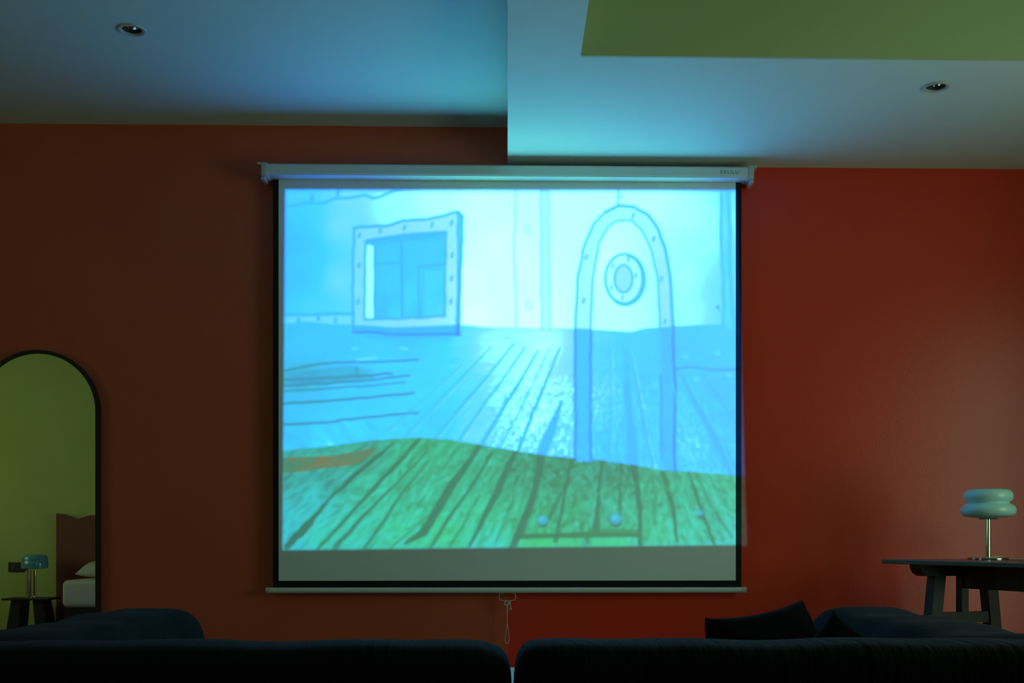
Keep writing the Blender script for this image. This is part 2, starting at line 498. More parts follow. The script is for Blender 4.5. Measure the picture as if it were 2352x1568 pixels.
# posts between window and door
stroke(wob([(1183, 432), (1181, 560), (1184, 690), (1186, 752)], 0.8, 6, 13), 4, (150, 225, 252), 0.7)
blend(inside([(1241, 430), (1261, 430), (1262, 560), (1264, 640), (1264, 760), (1244, 760), (1242, 560)]) * 0.6, (165, 226, 252))
stroke(wob([(1241, 432), (1242, 560), (1244, 758)], 0.8, 7, 14), 2.5, (120, 212, 250), 0.8); stroke(wob([(1261, 432), (1261, 560), (1265, 758)], 0.8, 7, 15), 2.5, (120, 212, 250), 0.8)
stroke(ell(1211, 526, 6, 9), 2.5, (150, 222, 252), 0.7); stroke(ell(1214, 701, 7, 10), 2.5, (150, 222, 252), 0.7)
stroke([(1420, 432), (1420, 471)], 3.5, (60, 200, 250))
stroke([(1427, 449), (1427, 454)], 3, (60, 200, 250), 0.8)
# arched door with a round window
arch_o = [(1321, 1056), (1321, 760), (1326, 640), (1338, 575), (1362, 515), (1390, 486), (1420, 472), (1455, 474), (1488, 492), (1513, 527), (1529, 573), (1540, 639), (1546, 749), (1550, 860), (1551, 1080)]
arch_i = [(1357, 1060), (1357, 760), (1362, 640), (1376, 560), (1396, 522), (1417, 508), (1450, 506), (1472, 527), (1493, 568), (1510, 639), (1515, 735), (1518, 860), (1519, 1076)]
blend((inside(arch_o) - inside(arch_i)).clip(0, 1) * TOP * 0.55, (150, 224, 254))
blend((inside(arch_o) - inside(arch_i)).clip(0, 1) * MID * 0.6, (0, 172, 246))
stroke(wob(arch_o[5:13], 0.6, 5, 16), 6, (0, 186, 250)); stroke(wob(arch_o[1:6], 0.6, 5, 22), 4, (0, 186, 250))
stroke(wob(arch_o[12:], 0.8, 9, 17), 5, (0, 120, 225), 0.85); stroke(wob(arch_o[:2], 0.8, 9, 18), 5, (0, 128, 230), 0.8)
stroke(wob(arch_i[1:12], 0.5, 5, 19), 3.2, (20, 188, 250)); stroke(wob(arch_i[11:], 0.8, 9, 20), 3, (0, 140, 232), 0.8); stroke(wob(arch_i[:2], 0.8, 9, 21), 5, (0, 128, 230), 0.8)
for x, y in ((1454, 494), (1501, 548), (1519, 640), (1527, 738), (1530, 825), (1340, 690), (1346, 590)):
    stroke([(x + 2, y - 4), (x - 1, y + 5)], 3.5, LINE, 0.9)
blend(inside(ell(1433, 640, 44, 58)) * 0.6, (170, 230, 255))
blend(inside(ell(1432, 640, 21, 32)) * 0.8, (150, 228, 252))
stroke(ell(1433, 640, 43, 57), 4.5, (0, 190, 250)); stroke(ell(1436, 642, 44, 57)[-9:] + ell(1436, 642, 44, 57)[:13], 7, (0, 190, 250)); stroke(ell(1432, 640, 21, 32), 3.5, (0, 188, 250))
for x, y in ((1443, 597), (1461, 632), (1430, 683), (1404, 660), (1408, 610)):
    stroke([(x, y - 3), (x, y + 3)], 4, LINE, 0.6)
# right-hand post
blend(inside([(1655, 430), (1681, 430), (1680, 560), (1686, 680), (1690, 765), (1660, 750), (1662, 620), (1655, 530)]) * 0.45, (60, 210, 255))
stroke(wob([(1657, 430), (1655, 530), (1661, 640), (1661, 748)], 0.8, 8, 23), 6, (0, 196, 255)); stroke(wob([(1672, 430), (1677, 530), (1677, 620), (1682, 700), (1688, 765)], 0.8, 8, 24), 7, (0, 196, 255))
stroke([(1648, 704), (1650, 708)], 4, (0, 130, 190))
# strokes of the blue middle ground
TEAL = (0, 118, 150)
for k, (pl, w, a) in enumerate([([(650, 851), (700, 841), (739, 834), (800, 832), (874, 831), (960, 826)], 3.5, .8), ([(650, 873), (740, 868), (819, 864), (900, 858)], 4, .8), ([(650, 886), (760, 880), (860, 872), (940, 862)], 3.5, .8),
                                ([(650, 898), (760, 891), (845, 886), (930, 878)], 3, .7), ([(650, 927), (760, 920), (845, 913), (950, 902)], 4, .8), ([(650, 974), (750, 970), (842, 958), (960, 948)], 4, .8)]):
    stroke(wob(pl, 1.0, 5, 30 + k), w, TEAL, a, clip=MID)
blend(inside([(650, 858), (800, 838), (860, 850), (820, 866), (650, 872)]) * MID * 0.4, (0, 140, 215))
blend(inside([(650, 878), (860, 862), (860, 868), (650, 886)]) * MID * 0.5, (0, 130, 215))
stroke([(819, 842), (819, 862)], 2.5, TEAL, .8)
for pl, w in (([(820, 826), (862, 822)], 5), ([(920, 799), (934, 801)], 5), ([(810, 800), (822, 800)], 4)):
    stroke(pl, w, (130, 235, 252), .8)
BL = (0, 178, 246)
stroke([(1290, 919, 4), (1265, 991, 18), (1243, 1045, 20)], 12, BL, .9, clip=MID)
stroke([(1440, 887, 14), (1445, 953, 14), (1455, 1066, 22)], 14, BL, .9, clip=MID)
stroke([(1438, 800, 10), (1440, 887, 14)], 10, BL, .5, clip=MID)
stroke([(1566, 859, 8), (1600, 925, 14), (1641, 1002, 18), (1690, 1090, 22)], 12, BL, .9, clip=MID)
stroke([(1572, 862), (1606, 925), (1652, 1002), (1687, 1086)], 3, (150, 230, 250), .5, clip=MID)
stroke([(1612, 859), (1687, 968)], 6, BL, .6, clip=MID)
stroke([(1554, 848), (1585, 842), (1640, 850), (1705, 848)], 4, (0, 150, 225), .8, clip=MID)
for pl, w, a in (([(1110, 1016, 9), (1180, 900, 7), (1236, 805, 3)], 6, .75), ([(1190, 1036, 9), (1232, 930, 7), (1286, 800, 3)], 6, .75), ([(1056, 1010, 7), (1130, 905, 5), (1205, 800, 3)], 5, .6),
                 ([(1000, 1006, 7), (1090, 900, 6), (1180, 790, 3)], 5, .6), ([(930, 1004, 6), (1040, 890, 5), (1130, 795, 3)], 5, .5), ([(880, 1000, 5), (960, 930, 4), (1060, 840, 3)], 4, .4),
                 ([(1150, 1026, 4), (1206, 920, 3), (1262, 800, 2)], 3, .5), ([(1400, 1056, 4), (1404, 960, 3), (1402, 800, 2)], 3, .5), ([(1500, 1074, 6), (1478, 960, 5), (1450, 820, 3)], 5, .6)):
    stroke(wob(pl, 1.2, 6, 41), w, BL, a, clip=MID)
    stroke(wob([(p[0] + 6, p[1]) for p in pl], 1.2, 6, 43), 2, (190, 240, 254), a * .8, clip=MID)
for x, y in ((1599, 872), (1675, 862), (1575, 820), (1650, 812)):
    blend(inside(ell(x, y, 10, 7)) * .6, (130, 230, 252)); stroke(ell(x, y, 10, 8)[:20], 2.5, BL, .8)
stroke([(1491, 945), (1520, 1078)], 6, (90, 216, 252), .6, clip=MID)
for x0, y0, x1, y1 in ((1466, 935, 1472, 1060), (1545, 880, 1592, 1060), (1560, 1010, 1590, 1080)):
    stroke([(x0, y0), (x1, y1)], 3, (120, 226, 252), .5, clip=MID)
# floor: warm strip at the left, gaps between the planks
blend(inside([(650, 1051), (760, 1046), (872, 1027), (850, 1045), (832, 1065), (740, 1076), (650, 1088)]) * np.clip(0.75 + grain, 0, 1), (150, 118, 72))
DK = (0, 112, 84)
gaps = [([(659, 1255, 12), (700, 1212, 16), (722, 1186, 9), (759, 1143, 4), (808, 1097, 9), (842, 1068, 8), (905, 1016, 3)], .9),
        ([(730, 1260, 5), (802, 1183, 6), (877, 1100, 8), (917, 1060, 9), (963, 1008, 5)], .8), ([(768, 1260, 10), (831, 1189, 7), (930, 1090, 4), (985, 1030, 3)], .75),
        ([(837, 1258, 7), (888, 1189, 6), (920, 1134, 4), (983, 1060, 3)], .7), ([(897, 1258, 4), (997, 1174, 3), (1030, 1120, 3)], .5),
        ([(930, 1248, 4), (974, 1222, 16), (996, 1183, 16), (1043, 1105, 15), (1060, 1085, 12), (1110, 1010, 8)], .85), ([(989, 1258, 6), (1029, 1192, 7), (1078, 1123, 5), (1130, 1040, 5)], .75),
        ([(1032, 1256, 5), (1066, 1200, 4), (1100, 1140, 3)], .6), ([(1078, 1254, 5), (1115, 1180, 11), (1147, 1117, 15), (1172, 1060, 12), (1185, 1035, 8)], .85), ([(1138, 1246, 4), (1180, 1150, 4)], .5),
        ([(1176, 1256, 12), (1193, 1223, 16), (1227, 1134, 12), (1243, 1046, 16)], .9), ([(1262, 1190, 6), (1302, 1105, 4), (1316, 1054, 4)], .75), ([(1276, 1240, 10), (1293, 1160, 6), (1313, 1060, 4)], .75),
        ([(1368, 1212, 14), (1374, 1160, 8), (1376, 1117, 6), (1382, 1060, 5)], .85), ([(1425, 1180, 5), (1425, 1060, 5)], .7), ([(1471, 1254, 9), (1470, 1174, 8), (1464, 1120, 10), (1456, 1070, 14)], .9),
        ([(1555, 1243, 5), (1550, 1200, 7), (1543, 1154, 10), (1522, 1085, 8)], .8), ([(1641, 1249, 6), (1612, 1174, 7), (1583, 1085, 5)], .75), ([(1681, 1232, 5), (1629, 1154, 4), (1600, 1090, 3)], .5),
        ([(1497, 1146, 6), (1505, 1200, 8)], .4)]
for pl, a in gaps:
    stroke(wob(pl, 0.9, 4, int(pl[0][0])), 6, DK, a, clip=LOW)
stroke([(1185, 1232, 10), (1300, 1229, 9), (1340, 1228, 12), (1462, 1228, 8)], 8, (0, 118, 80), .9, clip=LOW)
blend(inside([(1352, 1214), (1480, 1214), (1440, 1234), (1330, 1234)]) * .6, (0, 130, 80))
for x0, x1 in ((1190, 1268), (1277, 1330), (1355, 1440)):
    blend(inside([(x0 + 8, 1238), (x1, 1236), (x1, 1262), (x0, 1262)]) * .5, (40, 215, 120))
for pl in ([(1320, 1170), (1420, 1105), (1540, 1120)], [(1480, 1150), (1545, 1118)]):
    stroke(pl, 3, (60, 205, 130), .4, clip=LOW)
for x, y, r in ((1246, 1194, 12), (1414, 1191, 14), (1607, 1178, 8)):
    blend(inside(ell(x + 1, y + 5, r, r)), (0, 110, 80)); blend(inside(ell(x, y, r, r * .9)), (20, 172, 205)); blend(inside(ell(x - 2, y - 3, r * .5, r * .4)), (80, 205, 225))
# trapezium of the picture with its soft edge
xl = np.interp(V, [435, 1263], [655.5, 648.5]); xr = np.interp(V, [435, 1250], [1691.5, 1716.5])
yt = np.interp(U, [655, 1691], [435.5, 437.0]); yb = np.interp(U, [648, 1716], [1263, 1251])
edge = sm(-1.2, 1.6, U - xl) * sm(-1.2, 1.6, xr - U) * sm(-1.2, 1.6, V - yt) * sm(-1.2, 1.6, yb - V)
rim = 1 - sm(3, 9, np.minimum(np.minimum(U - xl, xr - U), np.minimum(V - yt, yb - V)))
blend(rim * .2, (0, 190, 250))
pic += (vnoise(U / 1.6, V / 1.6, 101, 1) - .5)[..., None] * 3
lin = s2l(np.clip(pic, 0, 255))
lin[..., 0] = lin[..., 0] ** 1.12
boost = 1.0 + np.array([0.0, 4.6, 2.3]) * sm(0.78, 1.0, lin)   #
lin = np.clip(lin - np.array([0.05, 0.0, 0.0]) - LOW[..., None] * np.array([0.0, 0.055, 0.03]), 0, 1) * boost                                        # the bright tones of the projector lie above what the photograph can hold
lin *= edge[..., None]
img = bpy.data.images.new('projected_room', RW, RH, alpha=False, float_buffer=True, is_data=True)
buf = np.ones((RH, RW, 4), np.float32); buf[..., :3] = lin
img.pixels.foreach_set(buf.ravel())
img.update(); img.pack()

pl = bpy.data.lights.new('projector_lamp', 'SPOT')
pl.energy = PROJ_POWER; pl.spot_size = math.radians(50); pl.spot_blend = 0.0; pl.shadow_soft_size = 0.008
pl_o = bpy.data.objects.new('projector_lamp', pl); C.objects.link(pl_o)
pl_o.location = PROJ
aim = Vector((0.02, Y_SCR, (A0.z + A1.z) / 2)) - PROJ
pl_o.rotation_euler = aim.to_track_quat('-Z', 'Y').to_euler()
pl.use_nodes = True
nt = pl.node_tree; nt.nodes.clear()
out = nt.nodes.new('ShaderNodeOutputLight'); em = nt.nodes.new('ShaderNodeEmission'); tx = nt.nodes.new('ShaderNodeTexImage')
geo = nt.nodes.new('ShaderNodeNewGeometry'); sep = nt.nodes.new('ShaderNodeSeparateXYZ'); cmb = nt.nodes.new('ShaderNodeCombineXYZ')
tx.image = img; tx.extension = 'CLIP'; tx.interpolation = 'Linear'
nt.links.new(geo.outputs['Incoming'], sep.inputs[0])


def nmath(op, a, b):
    n = nt.nodes.new('ShaderNodeMath'); n.operation = op
    for i, q in enumerate((a, b)):
        if isinstance(q, (int, float)):
            n.inputs[i].default_value = q
        else:
            nt.links.new(q, n.inputs[i])
    return n.outputs[0]


for k, (ax, p0, lo, hi) in enumerate((('X', PROJ.x, A0.x, A1.x), ('Z', PROJ.z, A0.z, A1.z))):
    r = nmath('DIVIDE', sep.outputs[ax], sep.outputs['Y'])
    w_ = nmath('ADD', nmath('MULTIPLY', r, (Y_SCR - PROJ.y) / (hi - lo)), (p0 - lo) / (hi - lo))
    nt.links.new(w_, cmb.inputs[k])
nt.links.new(cmb.outputs[0], tx.inputs['Vector'])
nt.links.new(tx.outputs['Color'], em.inputs['Color'])
em.inputs['Strength'].default_value = 1.0
nt.links.new(em.outputs[0], out.inputs[0])

# ---------------------------------------------------------------- room shell
T = 0.12
link_mesh('wall_back_left', nbox(XL - T, 0.0, YW, YW + T, 0, Z_HI + 0.1), M['brown_paint'], kind='structure')
link_mesh('wall_back_right', nbox(0.0, XR + T, YW, YW + T, 0, Z_HI + 0.1), M['red_paint'], kind='structure')
link_mesh('wall_front', nbox(XL - T, XR + T, YB - T, YB, 0, Z_REC + 0.2), M['green_paint'], kind='structure')
bm = bmesh.new()
box(bm, XL - T, XL, YB, FILL_WIN_Y0, 0, Z_HI + .1); box(bm, XL - T, XL, FILL_WIN_Y1, YW, 0, Z_HI + .1)
box(bm, XL - T, XL, FILL_WIN_Y0, FILL_WIN_Y1, 0, FILL_WIN_Z0); box(bm, XL - T, XL, FILL_WIN_Y0, FILL_WIN_Y1, FILL_WIN_Z1, Z_HI + .1)
link_mesh('wall_left', bm, M['brown_paint'], kind='structure')
bm = bmesh.new()
box(bm, XR, XR + T, YB, WIN_Y0, 0, Z_REC + .2); box(bm, XR, XR + T, WIN_Y1, YW, 0, Z_REC + .2)
box(bm, XR, XR + T, WIN_Y0, WIN_Y1, 0, WIN_Z0); box(bm, XR, XR + T, WIN_Y0, WIN_Y1, WIN_Z1, Z_REC + .2)
link_mesh('wall_right', bm, M['green_paint'], kind='structure')
bm = bmesh.new()
link_mesh('floor', nbox(XL - T, XR + T, YB - T, YW + T, -0.1, 0), M['floor_wood'], kind='structure')
for nm, wx, y_0, y_1, z_0, z_1, lab in (('window_1', XR + .06, WIN_Y0, WIN_Y1, WIN_Z0, WIN_Z1, 'tall glazed door in the side wall letting in dusk light'),
                                       ('window_added', XL - .06, FILL_WIN_Y0, FILL_WIN_Y1, FILL_WIN_Z0, FILL_WIN_Z1, 'wide unseen window added in the far wall to brighten the bedroom')):
    win = thing(nm, lab, 'window', (wx, (y_0 + y_1) / 2, z_0))
    win['kind'] = 'structure'; del win['category']
    hw, hh = (y_1 - y_0) / 2, z_1 - z_0
    bm = bmesh.new()
    for y0, y1, z0, z1 in ((-hw, -hw + .05, 0, hh), (hw - .05, hw, 0, hh), (-.025, .025, .05, hh - .05), (-hw + .05, hw - .05, 0, .05), (-hw + .05, hw - .05, hh - .05, hh)):
        box(bm, -.03, .03, y0, y1, z0, z1)
    link_mesh('window_frame', bm, M['window_frame'], win)
    for y0, y1 in ((-hw + .05, -.025), (.025, hw - .05)):
        link_mesh('pane', nbox(-.003, .003, y0, y1, .05, hh - .05), M['glass'], win)


def slab_with_hole(name, x0, x1, y0, y1, z0, z1, holes, m):
    """ceiling board with round openings for the downlights"""
    bm = bmesh.new()
    edges = []
    c = [bm.verts.new(p) for p in ((x0, y0, z0), (x1, y0, z0), (x1, y1, z0), (x0, y1, z0))]
    edges += [bm.edges.new((c[i], c[(i + 1) % 4])) for i in range(4)]
    for hx, hy, r in holes:
        k = [bm.verts.new((hx + r * math.cos(2 * math.pi * i / 32), hy + r * math.sin(2 * math.pi * i / 32), z0)) for i in range(32)]
        edges += [bm.edges.new((k[i], k[(i + 1) % 32])) for i in range(32)]
    f = bmesh.ops.triangle_fill(bm, use_beauty=True, use_dissolve=False, edges=edges)
    faces = [q for q in f['geom'] if isinstance(q, bmesh.types.BMFace)]
    r = bmesh.ops.extrude_face_region(bm, geom=faces)
    bmesh.ops.translate(bm, vec=(0, 0, z1 - z0), verts=[q for q in r['geom'] if isinstance(q, bmesh.types.BMVert)])
    return link_mesh(name, bm, m, kind='structure')


def on_ceiling(u, v, z):
    d = FWD + RGT * ((u - CX) / FOC) + Vector((0, 0, 1)) * ((CY - v) / FOC)
    return d * ((z - CAM_H) / d.z)


D1 = on_ceiling(303, 68, Z_HI); D2 = on_ceiling(2150, 199, Z_LO)
Y_BAND = 3.872
X_REC = P(1333, 130, Y_BAND).x
slab_with_hole('ceiling', XL - T, 0.0, YB - T, YW, Z_HI, Z_HI + .14, [(D1.x, D1.y, .041)], M['white_paint'])
slab_with_hole('ceiling_soffit', 0.0, XR, Y_BAND, YW, Z_LO, Z_LO + .40, [(D2.x, D2.y, .041)], M['white_paint'])
link_mesh('ceiling_border', nbox(0.0, X_REC, YB, Y_BAND, Z_LO, Z_LO + .40), M['white_paint'], kind='structure')
link_mesh('trim_recess', nbox(X_REC + .0, XR, Y_BAND - .012, Y_BAND, Z_LO + .0005, Z_REC), M['recess_paint'], kind='structure')
link_mesh('ceiling_recess', nbox(X_REC, XR, YB, Y_BAND - .012, Z_REC, Z_REC + .14), M['recess_paint'], kind='structure')

# ---------------------------------------------------------------- projection screen
scr = thing('projection_screen', 'pull-down projection screen with white case, showing a bright cartoon room, on the two-tone wall', 'projection screen', (0, YW, 0))


def S(u, v, y):
    p = P(u, v, y); return p.x, p.z


YF = 4.885                                         # front of the case
cx0 = P(612, 400, YF).x; cx1 = P(1720, 400, YF).x
zt = P(1166, 378, YF).z; zb = P(1166, 404, YF).z
# case: a rounded-front box profile in y, z extruded along x
bm = bmesh.new()
prof = [(-.012, zt), (YF - YW + .008, zt), (YF - YW, zt - .008), (YF - YW, zb + .008), (YF - YW + .006, zb), (-.030, zb - .002), (-.030, zb + .006), (-.012, zb + .006)]
a = [bm.verts.new((cx0, y, z)) for y, z in prof]; b = [bm.verts.new((cx1, y, z)) for y, z in prof]
bm.faces.new(a); bm.faces.new(list(reversed(b)))
for i in range(len(prof)):
    j = (i + 1) % len(prof); bm.faces.new((a[i], b[i], b[j], a[j]))
link_mesh('case', bm, M['case_white'], scr)
for k, (xa, xb) in enumerate(((P(599, 400, YF).x, cx0 + .004), (cx1 - .004, P(1732, 400, YF).x))):
    bm = bmesh.new()
    box(bm, min(xa, xb), max(xa, xb), YF - YW - .004, -.012, zb - .006, zt + .004, .006, 2)
    sgn = -1 if k == 0 else 1
    xo = xa if k == 0 else xb
    box(bm, xo - (.014 if k == 0 else 0), xo + (0 if k == 0 else .014), YF - YW, -.0015, zt - .006, zt + .004)     # hanging lug
    box(bm, xo - (.002 if k == 0 else .016), xo + (.016 if k == 0 else .002), YF - YW + .008, -.012, zb - .018, zb - .006, .003, 2)
    link_mesh('end_cap', bm, M['cap_plastic'], scr)
# lettering on the case
tcu = bpy.data.curves.new('lettering', 'FONT'); tcu.body = 'ERULU'; tcu.size = .0235; tcu.extrude = .0004; tcu.space_character = 1.25
tmp = bpy.data.objects.new('lettering_curve', tcu); C.objects.link(tmp)
bpy.context.view_layer.update()
tme = bpy.data.meshes.new_from_object(tmp.evaluated_get(bpy.context.evaluated_depsgraph_get()))
bpy.data.objects.remove(tmp)
to = bpy.data.objects.new('lettering', tme); C.objects.link(to); to.parent = scr
p = P(1654, 399, YF); to.location = (p.x, YF - YW - .0006, p.z); to.rotation_euler = (math.radians(90), 0, 0)
tme.materials.clear(); tme.materials.append(M['grey_print'])
# fabric: thin white sheet, black border pieces beside and below it
yS = Y_SCR - YW
fx0 = P(640, 900, Y_SCR).x; fx1 = P(1690, 900, Y_SCR).x
bx0 = P(627, 900, Y_SCR).x; bx1 = P(1703, 900, Y_SCR).x
fz1 = zb + .006; fz0 = P(1166, 1333, Y_SCR).z; bz0 = P(1166, 1349, Y_SCR).z
link_mesh('fabric', nbox(fx0, fx1, yS, yS + .001, fz0, fz1), M['screen_white'], scr)
bm = bmesh.new()
o_ = [(bx0, fz1), (fx0, fz1), (fx0, fz0), (fx1, fz0), (fx1, fz1), (bx1, fz1), (bx1, bz0), (bx0, bz0)]
prism(bm, o_, yS - .0002, yS + .0012)
link_mesh('black_border', bm, M['screen_black'], scr)
zr = P(1166, 1355, Y_SCR).z; rr = .0125
bm = bmesh.new()
wx0 = P(615, 1355, Y_SCR).x; wx1 = P(1710, 1355, Y_SCR).x
tube(bm, [(wx0, yS, zr), (wx1, yS, zr)], rr, 20)
link_mesh('weight_bar', bm, M['case_white'], scr, smooth=True, flat_angle=40)
for xa, xb in ((P(611, 1355, Y_SCR).x, wx0 + .012), (wx1 - .012, P(1714, 1355, Y_SCR).x)):
    bm = bmesh.new(); tube(bm, [(xa, yS, zr), (xb, yS, zr)], rr + .0012, 20)
    link_mesh('bar_cap', bm, M['cap_plastic'], scr, smooth=True, flat_angle=40)
bm = bmesh.new()
hp = [P(u, v, Y_SCR) for u, v in ((1147, 1363), (1146, 1370), (1147.5, 1377), (1156, 1379), (1174, 1379), (1183, 1377), (1184.5, 1370), (1184, 1363), (1176, 1361), (1156, 1361))]
tube(bm, [(q.x, yS, q.z) for q in hp], .0016, 8, closed=True)
link_mesh('pull_handle', bm, M['wire_white'], scr, smooth=True)
bm = bmesh.new()
kn = lambda u, v, dy=-.002: Vector((P(u, v, Y_SCR).x, yS + dy, P(u, v, Y_SCR).z))
loop = spline([kn(1164, 1382), kn(1164.5, 1400), kn(1165, 1425), kn(1163, 1448), kn(1160.5, 1468), kn(1163, 1477.5), kn(1168, 1474), kn(1169.5, 1460), kn(1167, 1442), kn(1164.5, 1425, .001), kn(1166, 1400), kn(1167, 1382)], 8)
tube(bm, loop, .0015, 8)
link_mesh('pull_cord', bm, M['cord_white'], scr, smooth=True)
bm = bmesh.new()
tube(bm, spline([kn(1160, 1378), kn(1158, 1386, -.006), kn(1164, 1390), kn(1168, 1383, -.006), kn(1161, 1380, -.007), kn(1160, 1388, -.004), kn(1169, 1387, -.004), kn(1171, 1379), kn(1172.5, 1388), kn(1172.5, 1394)], 8), .0017, 8)
link_mesh('knot', bm, M['cord_white'], scr, smooth=True)
bm = bmesh.new(); q = kn(1172.5, 1395)
lathe(bm, [(.0, q.z + .004), (.002, q.z + .003), (.0045, q.z - .006), (.0048, q.z - .008), (0, q.z - .008)], 16, q.x, q.y, cap=False)
link_mesh('cord_tip', bm, M['wire_white'], scr, smooth=True, flat_angle=50)

# ---------------------------------------------------------------- downlights
for pt, z, lab in ((D1, Z_HI, 'round recessed downlight, unlit, in the higher ceiling on the brown wall side'), (D2, Z_LO, 'round recessed downlight, unlit, in the lowered ceiling over the red wall')):
    t = thing('downlight', lab, 'ceiling light', (pt.x, pt.y, z), group='recessed downlights')
    bm = bmesh.new()
    lathe(bm, [(.036, .004), (.035, -.0025), (.040, -.006), (.048, -.0045), (.0495, -.0003), (.0405, -.0003), (.0405, .004)], 40, cap=False)
    link_mesh('trim_ring', bm, M['downlight_trim'], t, smooth=True, flat_angle=50)
    bm = bmesh.new()
    lathe(bm, [(.0355, .002), (.0345, .012), (.030, .028), (.024, .045), (.0, .045)], 40, cap=False)
    link_mesh('housing', bm, M['downlight_inside'], t, smooth=True, flat_angle=50)
    bm = bmesh.new()
    lathe(bm, [(.023, .010), (.021, .022), (.012, .034), (0, .036), (0, .037), (.0125, .035), (.022, .023), (.0242, .010), (.023, .010)], 32, cap=False)
    link_mesh('bulb_reflector', bm, M['reflector'], t, smooth=True)

# ---------------------------------------------------------------- arched mirror
YM = 4.965
mc = P(85, 1000, YM)
mr = (P(227, 1000, YM).x - mc.x)
mz = P(85, 803, YM).z - mr
mir = thing('floor_mirror', 'tall arched mirror with thin black frame leaning against the brown wall', 'mirror', (mc.x, YM, 0))


def arch(r, z0, n=40):
    return [(-r, z0)] + [(-r * math.cos(math.pi * i / n), mz + r * math.sin(math.pi * i / n)) for i in range(n + 1)] + [(r, z0)]


fw = .0155
bm = bmesh.new()
oa, ia = arch(mr, 0.0), arch(mr - fw, fw)
n = len(oa)
rings = []
for pts, y in ((oa, -.0), (ia, -.0), (ia, .028), (oa, .028)):
    rings.append([bm.verts.new((x, y, z)) for x, z in pts])
for i in range(4):
    a, b = rings[i], rings[(i + 1) % 4]
    for k in range(n):
        bm.faces.new((a[k], a[(k + 1) % n], b[(k + 1) % n], b[k]))
link_mesh('frame', bm, M['black_metal'], mir)
bm = bmesh.new(); prism(bm, arch(mr - fw - .0003, fw + .0003), .006, .012)
link_mesh('mirror_glass', bm, M['mirror_glass'], mir)
YMG = YM + .006


def PV(u, v, y):
    """point at depth y of the room behind the viewer that the mirror shows at u, v"""
    p = P(u, v, 2 * YMG - y); return Vector((p.x, y, p.z))


# ---------------------------------------------------------------- table with lamp, on the right
e1 = Vector((.34, -.94, 0)).normalized(); e2 = Vector((e1.y * -1, e1.x, 0))
c0 = P(2025, 1284, 4.5)
TOPZ = c0.z
TW, TL = .66, 1.25
cen = Vector((c0.x, c0.y, 0)) + e1 * (TL / 2) + e2 * (TW / 2)
tab = thing('trestle_table', 'dark wooden trestle table with splayed legs before the red wall, carrying the white lamp', 'table', (cen.x, cen.y, 0), math.atan2(e2.y, e2.x))
# local frame: x along e2 (across), y along -e1 (lengthways, +y is the far end)
link_mesh('table_top', nbox(-TW / 2, TW / 2, -TL / 2, TL / 2, TOPZ - .0175, TOPZ, .002, 2), M['top_wood'], tab)
zb_ = TOPZ - .0175
for yy in (TL / 2 - .12, -TL / 2 + .12):
    bm = bmesh.new()
    hb = .235; tx_ = -.032
    o_ = [(-hb, zb_), (-hb + .002, zb_ - .018), (-hb + .014, zb_ - .036), (-hb + .034, zb_ - .047), (hb - .034, zb_ - .047), (hb - .014, zb_ - .036), (hb - .002, zb_ - .018), (hb, zb_)]
    prism(bm, [(x + tx_, z) for x, z in o_], yy - .03, yy + .03)
    link_mesh('bearer', bm, M['dark_wood'], tab)
    zt_ = zb_ - .047
    spl = math.tan(math.radians(6.5))
    for s in (-1, 1):
        bm = bmesh.new()
        xt, xb_ = s * .128, s * (.128 + spl * zt_)
        prism(bm, [(xt + tx_ - .026, zt_), (xt + tx_ + .026, zt_), (xb_ + tx_ + .026, 0), (xb_ + tx_ - .026, 0)], yy - .024, yy + .024)
        link_mesh('leg', bm, M['dark_wood'], tab)
    zs = P(2200, 1406, 4.45).z
    xs = .128 + spl * (zt_ - zs)
    link_mesh('stretcher', nbox(tx_ - xs - .005, tx_ + xs + .005, yy - .016, yy + .016, zs - .043, zs), M['dark_wood'], tab)
    link_mesh('post', nbox(tx_ - .017, tx_ + .017, yy - .017, yy + .017, zs, zt_), M['dark_wood'], tab)
link_mesh('apron', nbox(-.0445, -.0195, -TL / 2 + .15, TL / 2 - .15, zb_ - .098, zb_), M['dark_wood'], tab)

lp = P(2270, 1284, 4.43)
lam = thing('table_lamp', 'white table lamp with two stacked donut glass shades on chrome stem, standing on trestle table', 'lamp', (lp.x, lp.y, TOPZ))
sc_ = 4.47 / FOC
bm = bmesh.new(); lathe(bm, [(0, .0003), (.075, .0003), (.0776, .002), (.0776, .006), (.075, .0085), (0, .0095)], 64, cap=False)
link_mesh('base', bm, M['chrome'], lam, smooth=True, flat_angle=40)
bm = bmesh.new(); lathe(bm, [(0, .009), (.0095, .009), (.0095, .158), (0, .158)], 32, cap=False)
link_mesh('stem', bm, M['chrome'], lam, smooth=True, flat_angle=40)
bm = bmesh.new(); lathe(bm, [(0, .158), (.035, .158), (.0365, .160), (.035, .163), (0, .163)], 48, cap=False)
link_mesh('shade_holder', bm, M['chrome'], lam, smooth=True, flat_angle=40)
prof = [(0, .163), (.030, .1635), (.060, .1655)]
for i in range(13):
    t = -math.pi / 2 + .35 + i / 12 * (math.pi - .75)
    prof.append((.0775 + .026 * math.cos(t), .1935 + .026 * math.sin(t)))
prof += [(.077, .2225)]
for i in range(14):
    t = -math.pi / 2 + .45 + i / 13 * (math.pi - .45)
    prof.append((.0655 + .0275 * math.cos(t), .2495 + .0275 * math.sin(t)))
prof += [(.03, .2775), (0, .2776)]
bm = bmesh.new(); lathe(bm, prof, 72, cap=False)
link_mesh('lamp_shade', bm, M['milk_glass'], lam, smooth=True)
bm = bmesh.new()
tube(bm, spline([(.006, -.008, .0105), (.03, .02, .0105), (.07, .045, .0105), (.085, .05, .003), (.12, .055, .0016), (.17, .045, .0016), (.23, .06, .0016)], 8), .0015, 8)
link_mesh('cord', bm, M['cord_white'], lam, smooth=True)

